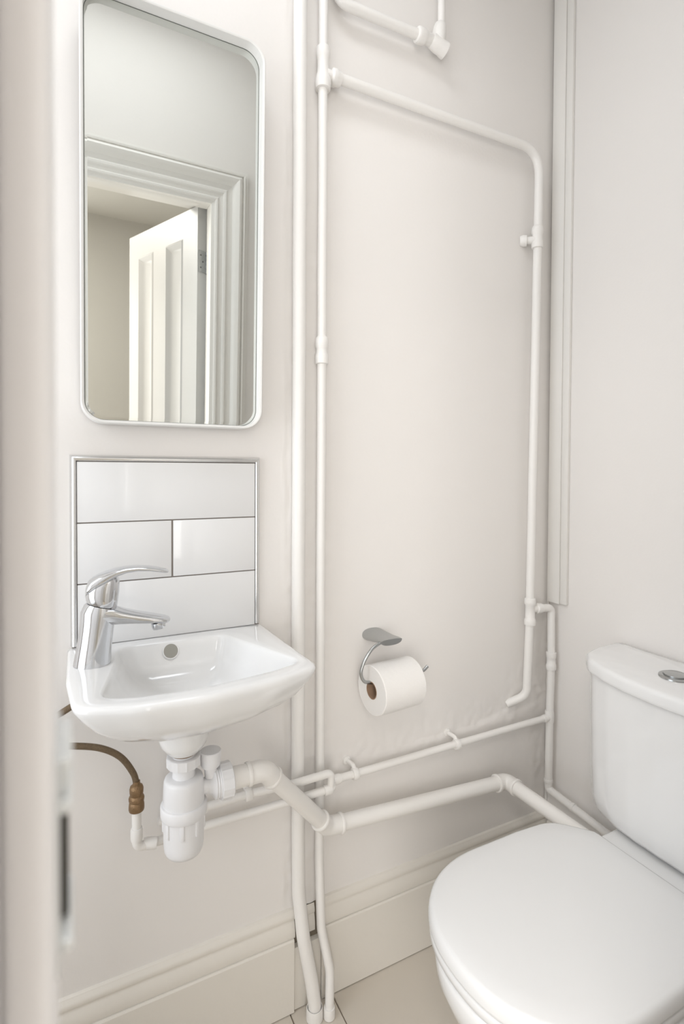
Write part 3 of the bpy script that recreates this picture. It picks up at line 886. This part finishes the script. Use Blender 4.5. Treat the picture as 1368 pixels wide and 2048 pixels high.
# ================================================================== TOILET ROLL HOLDER + ROLL
t = empty('toilet_roll_holder', (.60, 0, .74))
tag(t, 'satin steel toilet roll holder with curved wire arm on the wall', 'holder')
bm = B()
ex, ez = Vector((1, 0, 0)), Vector((0, 0, 1))
rg = []
for y, cx, cz, a, b in ((.001, .5845, .7440, .0245, .0130), (-.006, .5860, .7440, .0250, .0132), (-.020, .5880, .7450, .0250, .0110), (-.040, .5900, .7465, .0252, .0082), (-.058, .5915, .7475, .0258, .0072), (-.0680, .5920, .7475, .0258, .0070), (-.0692, .5920, .7475, .0250, .0064)):
    o_ = oval((cx, y, cz), ex, ez, a, b, 40, 2.4)
    k_ = min(1, -y/.05)
    rg.append([Vector((p_.x, p_.y, cz+(p_.z-cz)*(1-.55*k_ if p_.z > cz else 1+.5*k_))) for p_ in o_])
loft(bm, rg); obj('bracket', bm, SATIN, t, angle=50)
bm = B()
RCX0, RCX1, RCY, RCZ = .536, .652, -.0630, .6640
wire = cat([(.590, -.058, .7435), (.570, -.060, .7430), (.547, -.062, .7320), (.529, -.063, .7090), (.523, -.063, .6880), (.529, -.063, .6720), (.541, -.063, .6665), (.560, -.063, .6645), (.620, -.063, .6648), (.670, -.063, .6670), (.688, -.063, .6760)], 8)
sweep(bm, wire, .0035, 14); obj('wire_arm', bm, SATIN, t)
t = empty('toilet_roll', (.598, RCY, RCZ))
tag(t, 'white toilet paper roll hanging on the wire holder', 'toilet paper')
RZ = .6510
bm = B()
rr = .0502
prof_o = [(0, .0185), (0, rr-.0012), (.0012, rr)]
bm = B()
n = 72
rings = []
for tt, rad in ((0, .0172), (0, .034), (0, rr-.0015), (.0015, rr), (.040, rr+.0004), (.080, rr), (.1025, rr), (.104, rr-.0015), (.104, .034), (.104, .0172)):
    rings.append([(.5450+tt, RCY+cos(2*pi*k/n)*rad*(1+.004*noise.noise(Vector((k*.3, tt*8, 0)))), RZ+sin(2*pi*k/n)*rad*(1+.004*noise.noise(Vector((k*.3, tt*8, 5))))) for k in range(n)])
loft(bm, rings, False, False)
ROT = Matrix.Translation((.598, RCY, RZ)) @ Matrix.Rotation(radians(5), 4, 'Z') @ Matrix.Translation((-.598, -RCY, -RZ))
bm.transform(ROT)
obj('paper', bm, PAPER, t, angle=35)
bm = B()
lathe(bm, (.5446, RCY, RZ), (1, 0, 0), [(0, .0162), (0, .0178), (.1048, .0178), (.1048, .0162), (0, .0162)], 40, cap=False)
bm.transform(ROT)
obj('cardboard_core', bm, CARD, t)

# ================================================================== TOILET
YT = -.411
t = empty('toilet', (.80, YT, 0))
tag(t, 'white close-coupled toilet with closed lid in the corner', 'toilet')
def dshape(x0, xb, hw, e=2.25, rb=.05, n=96, xc=None):
    """front half superellipse, straight back with rounded corners; x0 front, xb back"""
    xc = xc if xc is not None else x0+hw*1.06
    pts = []
    m_ = 40
    for k in range(m_+1):
        th = pi/2+pi*k/m_
        cx, sy = cos(th), sin(th)
        pts.append((xc-(xc-x0)*abs(cx)**(2/e), YT+hw*abs(sy)**(2/e)*(1 if sy > 0 else -1)))
    # taper to the back
    back = [(xb-.14, YT-hw*.995), (xb-.055, YT-hw*.95), (xb, YT-hw*.58), (xb, YT+hw*.58), (xb-.055, YT+hw*.95), (xb-.14, YT+hw*.995)]
    allp = pts+back
    rads = [0]*len(pts)+[.1, .07, .012, .012, .07, .1]
    return rpoly(allp, rads, 6)
NT = 140
CT = (.70, YT)
LID = radial(dshape(.4850, .9120, .1725), CT, NT)
def ins(pts, d, z): return inset(pts, d, z, CT)
bm = B()
loft(bm, [ins(LID, .0080, .3758), ins(LID, .0014, .3764), ins(LID, .0002, .3780), ins(LID, 0, .3810), ins(LID, .0008, .3880), ins(LID, .0022, .3945), ins(LID, .0055, .3988), ins(LID, .0100, .4003), ins(LID, .040, .4015), ins(LID, .10, .4022)])
obj('lid', bm, SEAT, t, angle=80)
bm = B()
loft(bm, [ins(LID, .0090, .3570), ins(LID, .0036, .3576), ins(LID, .0020, .3592), ins(LID, .0020, .3690), ins(LID, .0040, .3718), ins(LID, .0085, .3728), ins(LID, .0100, .3770)])
obj('seat', bm, SEAT, t, angle=60)
def pan_ring(z, x0, xb, hw, e=2.2):
    xc = x0+(xb-x0)*.5
    P_ = []
    for k in range(NT):
        a = 2*pi*k/NT
        cx, sy = cos(a), sin(a)
        ee = e if cx < 0 else 3.2
        P_.append((xc+(xb-x0)/2*abs(cx)**(2/ee)*(1 if cx > 0 else -1), YT+hw*abs(sy)**(2/ee)*(1 if sy > 0 else -1), z))
    return P_
bm = B()
loft(bm, [pan_ring(0, .60, 1.00, .105), pan_ring(.012, .603, .998, .102), pan_ring(.10, .618, .985, .094), pan_ring(.16, .598, .985, .106), pan_ring(.205, .572, .985, .125), pan_ring(.245, .533, .985, .147),
          pan_ring(.285, .505, .985, .1625), pan_ring(.320, .4895, .985, .1715), pan_ring(.342, .4880, .985, .1725), pan_ring(.3500, .4905, .985, .171), pan_ring(.3535, .498, .981, .165), pan_ring(.3572, .512, .972, .152)])
obj('pan', bm, CER, t, angle=60)
bm = B()
box(bm, .865, 1.098, YT-.100, YT+.100, .20, .3880, .010, 4)
obj('pan_shelf', bm, CER, t)
cs = empty('cistern', (1.02, YT, .39))
cs.parent = t
cs.location = Vector((1.02, YT, .39)) - Vector(t.location)
CO = [(1.117, YT+.2065), (1.045, YT+.2055), (.990, YT+.192), (.958, YT+.160), (.938, YT+.112), (.927, YT+.060), (.9225, YT)]
CO = CO + [(x, 2*YT-y) for x, y in CO[::-1][1:]]
CO = rpoly(CO, [.003]+[.05]*(len(CO)-2)+[.003], 5)
CCT = (1.03, YT)
C0 = radial(CO, CCT, NT)
def ic(d, z): return inset(C0, d, z, CCT)
def clampx(rg): return [(min(x, 1.1185), y, z) for x, y, z in rg]
bm = B()
loft(bm, [clampx(q) for q in (ic(.060, .3960), ic(.038, .3950), ic(.026, .3985), ic(.019, .4080), ic(.0145, .430), ic(.0125, .50), ic(.0105, .60), ic(.0095, .684))])
obj('tank', bm, CER, cs, angle=70)
bm = B()
loft(bm, [clampx(q) for q in (ic(.0090, .6832), ic(.0022, .6834), ic(.0006, .6850), ic(0, .6900), ic(.0005, .7020), ic(.0022, .7068), ic(.0052, .7095), ic(.0100, .7108), ic(.030, .7116), ic(.045, .7132), ic(.08, .7140))])
obj('cistern_lid', bm, CER, cs, angle=50)
bm = B()
BX, BY = 1.0120, YT+.012
lathe(bm, (BX, BY, .7138), (0, 0, 1), [(0, .0285), (.0025, .0280), (.0040, .0255), (.0040, .0215), (.0030, .0205)], 44)
lathe(bm, (BX, BY, .7138), (0, 0, 1), [(.001, .0200), (.0062, .0198), (.0070, .0180), (.0072, 0)], 44)
obj('flush_button', bm, SATIN, cs, angle=30)
